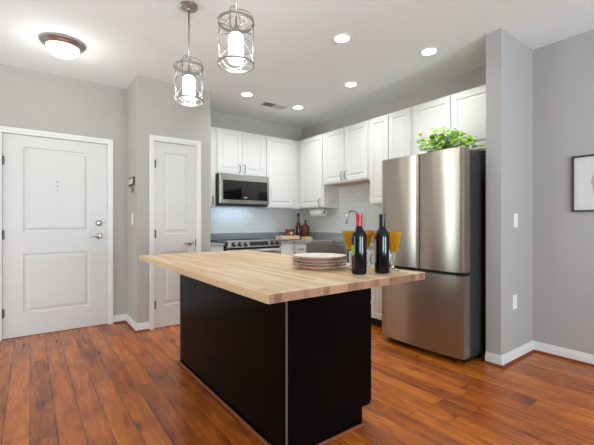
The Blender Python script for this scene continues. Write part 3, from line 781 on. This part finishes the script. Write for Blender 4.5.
MB().lathe([(0, 0), (0.038, 0), (0.04, 0.006), (0.04, 0.20), (0.03, 0.235), (0.017, 0.27), (0.015, 0.36), (0, 0.36)], (tx, ty, CH+.0005), 28).build('glass', 'bottleb', tb)
MB().lathe([(0.0155, 0.275), (0.0195, 0.276), (0.0195, 0.345), (0.0155, 0.346)], (tx, ty, CH+.0005), 24, closed=True).build('neck_label', 'copper', tb)
MB().lathe([(0, 0.3605), (0.02, 0.3605), (0.02, 0.40), (0.016, 0.405), (0, 0.405)], (tx, ty, CH+.0005), 24).build('cap', 'black', tb)
dc = empty('decanter', (3.50, 4.50, CH), 'wide-shouldered copper brown bottle with a round stopper in the counter corner', 'bottle')
MB().lathe([(0, 0), (0.045, 0), (0.052, 0.01), (0.066, 0.19), (0.064, 0.205), (0.04, 0.222), (0.018, 0.232), (0.016, 0.25), (0.018, 0.256), (0, 0.256)], (3.497, 4.48, CH+.0005), 28).build('glass', 'copper', dc)
MB().lathe([(0, 0.2565), (0.012, 0.2565), (0.012, 0.264), (0.022, 0.275), (0.022, 0.287), (0.012, 0.298), (0, 0.30)], (3.497, 4.48, CH+.0005), 20).build('stopper', 'black', dc)
tw = MB()
for i in range(3): tw.box(3.30+0.003*i, 3.43-0.003*i, 4.215+0.003*i, 4.335, CH+0.001+0.014*i, CH+0.0135+0.014*i)
tag(tw.build('folded_cloth', 'yellow', bevel=0.005), 'small pale yellow folded cloth beside the cutting board', 'cloth')

pt = empty('paper_towel_roll', (3.50, 4.1, ZB), 'white paper towel roll mounted under the wall cabinet', 'paper towel')
rx, rz = 3.44, ZB-0.068
MB().lathe([(0.02, 0), (0.056, 0), (0.058, 0.003), (0.058, 0.272), (0.056, 0.275), (0.02, 0.275)], seg=36, mat=Matrix.Translation((rx, 4.235, rz)) @ Matrix.Rotation(PI/2, 4, 'X'), closed=True).build('roll', 'paper', pt)
mb = MB().tube([(rx, 4.25, rz), (rx, 3.94, rz)], 0.008, 12)
for y in (4.25, 3.943): mb.tube([(rx, y, rz), (rx, y, ZB-0.001)], 0.005, 8)
mb.build('holder', 'nickel', pt)
MB().lathe([(0, 0), (0.017, 0), (0.017, 0.004), (0, 0.004)], seg=20, mat=Matrix.Translation((rx, 3.959, rz)) @ Matrix.Rotation(PI/2, 4, 'X')).build('end_knob', 'black', pt)

# ------------------------------------------------------------------ plates, switches, picture
def plateY(x0, x1, z0, z1, y, label, name, switch=True):
    s_ = empty(name, ((x0+x1)/2, y, (z0+z1)/2), label, 'switch' if switch else 'outlet')
    MB().box(x0, x1, y-0.006, y-0.0004, z0, z1).build('cover_plate', 'plastic', s_, bevel=0.002)
    xm, zm = (x0+x1)/2, (z0+z1)/2
    if switch: MB().box(xm-0.016, xm+0.016, y-0.009, y-0.0062, zm-0.033, zm+0.033).build('rocker', 'plastic', s_, bevel=0.001)
    else:
        for dz in (-0.022, 0.022): MB().box(xm-0.016, xm+0.016, y-0.008, y-0.0062, zm+dz-0.015, zm+dz+0.015).build('socket', 'plastic', s_, bevel=0.001)
plateY(3.256, 3.334, 1.115, 1.235, 1.335, 'white light switch on the grey partition wall', 'light_switch')
plateY(3.24, 3.318, 0.43, 0.55, 1.335, 'white wall outlet low on the grey partition wall', 'wall_outlet', False)
s_ = empty('light_switch', (CX, 4.262, 1.196), 'white light switch below the key holder by the entry door', 'switch')
MB().box(CX-0.006, CX-0.0004, 4.222, 4.302, 1.136, 1.256).build('cover_plate', 'plastic', s_, bevel=0.002)
MB().box(CX-0.009, CX-0.0062, 4.246, 4.278, 1.163, 1.229).build('rocker', 'plastic', s_, bevel=0.001)
k_ = empty('key_holder', (CX, 4.27, 1.6), 'small bronze wall plaque with a pale centre beside the entry door', 'key holder')
MB().box(CX-0.016, CX-0.0004, 4.155, 4.40, 1.562, 1.658).build('backplate', 'bronze', k_, bevel=0.005)
MB().box(CX-0.019, CX-0.0162, 4.185, 4.37, 1.582, 1.638).build('plaque', 'artpaper', k_)
ks = empty('keys', (CX-0.02, 4.2, 1.54), 'small bunch of keys hanging under the bronze key holder', 'keys')
mb = MB().tube([(CX-0.018, 4.2+0.014*math.cos(a*PI/6), 1.545+0.014*math.sin(a*PI/6)) for a in range(12)], 0.002, 6, closed=True)
mb.box(CX-0.021, CX-0.018, 4.205, 4.225, 1.475, 1.532).box(CX-0.017, CX-0.014, 4.172, 4.194, 1.49, 1.532).box(CX-0.026, CX-0.022, 4.19, 4.212, 1.50, 1.535)
mb.build('key_bunch', 'bronze', ks)
pf = empty('picture_frame', (RX, 0.86, 1.48), 'black-framed picture with a pale pink drawing on the right wall', 'picture')
y0, y1, z0, z1, fw = 0.68, 1.037, 1.247, 1.708, 0.014
MB().box(RX-0.024, RX-0.001, y0, y1, z0, z0+fw).box(RX-0.024, RX-0.001, y0, y1, z1-fw, z1).box(RX-0.024, RX-0.001, y0, y0+fw, z0+fw, z1-fw).box(RX-0.024, RX-0.001, y1-fw, y1, z0+fw, z1-fw).build('frame', 'frame', pf)
MB().box(RX-0.010, RX-0.002, y0+fw, y1-fw, z0+fw, z1-fw).build('art_sheet', 'artpaper', pf)
ar = MB(); vs = []
for i in range(28):
    a = 2*PI*i/28; rr_ = 1+0.06*math.sin(5*a)+0.04*math.sin(9*a+1)
    vs.append((RX-0.0105, 0.84+0.066*rr_*math.cos(a), 1.475+0.13*rr_*math.sin(a)))
ar.face(vs); ar.build('drawing', 'ink', pf)

# ------------------------------------------------------------------ ceiling fittings
vt = empty('ceiling_vent', (2.61, 4.02, ZC), 'small white slatted air vent in the kitchen ceiling', 'vent')
MB().box(2.43, 2.79, 3.945, 4.095, ZC-0.006, ZC-0.0005).build('vent_frame', 'ventw', vt)
MB().box(2.445, 2.60, 3.96, 4.08, ZC-0.0075, ZC-0.0062).build('duct_opening', 'ventd', vt)
mb = MB()
for i in range(9): mb.box(2.61+0.018*i, 2.617+0.018*i, 3.96, 4.08, ZC-0.012, ZC-0.0062)
mb.build('slats', 'ventw', vt)

spots = [(2.119, 2.211, 'recessed ceiling light nearest the camera, above the wine bottles'), (2.916, 1.906, 'recessed ceiling light in front of the cabinet above the refrigerator'),
         (2.905, 2.886, 'recessed ceiling light in front of the sink cabinet'), (2.909, 3.889, 'recessed ceiling light just right of the ceiling vent'),
         (2.117, 3.865, 'recessed ceiling light just left of the ceiling vent')]
for x, y, lb in spots:
    c = empty('recessed_light', (x, y, ZC), lb, 'ceiling light', 'recessed ceiling lights')
    MB().lathe([(0.062, -0.0005), (0.082, -0.0005), (0.080, -0.006), (0.064, -0.008)], (x, y, ZC), 36, closed=True).build('trim_ring', 'trim', c)
    MB().lathe([(0, -0.001), (0.0615, -0.001), (0.0615, -0.005), (0, -0.007)], (x, y, ZC), 36).build('lens', 'can', c)
    area('recessed_lamp', (x, y, ZC-0.012), (0, 0, -1), 0.12, 0, 3.1, (1, 0.97, 0.93), 'DISK', math.radians(125))

fl = empty('flush_ceiling_light', (0.23, 3.715, ZC), 'round flush ceiling light with a frosted dome and nickel rim near the entry', 'ceiling light')
fx, fy = 0.23, 3.715
MB().lathe([(0, -0.001), (0.160, -0.001), (0.170, -0.006), (0.170, -0.014), (0.160, -0.02), (0.152, -0.03), (0.142, -0.034), (0.132, -0.046), (0.126, -0.046), (0.126, -0.03), (0, -0.03)], (fx, fy, ZC), 56).build('rim', 'nickel', fl)
prof = [(0.1255*math.cos(a*PI/20), -0.044-0.084*math.sin(a*PI/20)) for a in range(10)]+[(0, -0.128)]
MB().lathe(prof, (fx, fy, ZC), 48).build('dome', 'dome', fl)
MB().lathe([(0, -0.1285), (0.008, -0.1285), (0.007, -0.135), (0, -0.138)], (fx, fy, ZC), 16).build('finial', 'nickel', fl)
d_ = bpy.data.lights.new('flush_lamp', 'POINT'); d_.energy = 3.8; d_.color = (1, 0.93, 0.82); d_.shadow_soft_size = 0.14
o = bpy.data.objects.new('flush_lamp', d_); COL.objects.link(o); o.location = (fx, fy, ZC-0.28)

def pendant(x, y, label, dz=0):
    g = empty('pendant_light', (x, y, ZC), label, 'pendant light', 'nickel cage pendants over the island')
    MB().lathe([(0, -0.001), (0.062, -0.001), (0.062, -0.014), (0.056, -0.02), (0.012, -0.024), (0.009, -0.036), (0, -0.036)], (x, y, ZC), 32).build('canopy', 'nickel', g)
    z0, z1, Rr = 2.036+dz, 2.276+dz, 0.101
    MB().tube([(x, y, ZC-0.034), (x, y, z1-0.02)], 0.0055, 10).build('rod', 'nickel', g)
    for z, hh in ((z0, 0.014), (z1, 0.014)):
        MB().lathe([(Rr-0.003, -hh/2), (Rr+0.003, -hh/2), (Rr+0.003, hh/2), (Rr-0.003, hh/2)], (x, y, z), 48, closed=True).build('ring', 'nickel', g)
    for k in range(4):
        a = PI/4+k*PI/2; px, py = x+Rr*math.cos(a), y+Rr*math.sin(a)
        MB().tube([(px, py, z0), (px, py, z1)], 0.0035, 8).build('upright', 'nickel', g)
    # loops swirling round the cage
    zm = (z0+z1)/2; A_ = (z1-z0)/2-0.004
    for k in range(4):
        pts = []
        for i in range(48):
            a = 2*PI*i/48; pts.append((x+Rr*0.985*math.cos(a), y+Rr*0.985*math.sin(a), zm+A_*math.sin(a+k*PI/2+0.3)*(0.97 if k % 2 else 0.9)))
        MB().tube(pts, 0.0023, 6, closed=True).build('loop', 'nickel', g)
    # crossing arches over the top ring down to its socket bar
    for k in range(2):
        a0 = PI/4+k*PI/2; pts = []
        for i in range(17):
            t_ = PI*i/16; pts.append((x+Rr*math.cos(t_)*math.cos(a0), y+Rr*math.cos(t_)*math.sin(a0), z1+0.075*math.sin(t_)))
        MB().tube(pts, 0.003, 6).build('arch', 'nickel', g)
    mb = MB()
    for k in range(2):
        a0 = k*PI/2; dx, dy = Rr*math.cos(a0), Rr*math.sin(a0)
        mb.tube([(x-dx, y-dy, z1-0.035), (x+dx, y+dy, z1-0.035)], 0.004, 6)
    mb.lathe([(0, -0.03), (0.026, -0.03), (0.026, -0.058), (0.012, -0.02), (0.008, 0.0), (0, 0.0)], (x, y, z1-0.012), 20)
    mb.build('socket', 'nickel', g)
    MB().lathe([(0, 0), (0.036, 0.0), (0.042, 0.006), (0.043, 0.02), (0.043, 0.135), (0.040, 0.152), (0.028, 0.163), (0.0, 0.165)], (x, y, z0+0.012), 32).build('glass_shade', 'bulbglass', g)
    d_ = bpy.data.lights.new('pendant_lamp', 'POINT'); d_.energy = 3; d_.color = (1, 0.94, 0.86); d_.shadow_soft_size = 0.05
    o = bpy.data.objects.new('pendant_lamp', d_); COL.objects.link(o); o.location = (x, y, z0-0.06)
pendant(0.918, 2.539, 'cage pendant light farther from the camera, fully in view with its ceiling canopy')
pendant(0.945, 1.855, 'cage pendant light nearer the camera, its rod cut off by the picture top', 0.026)
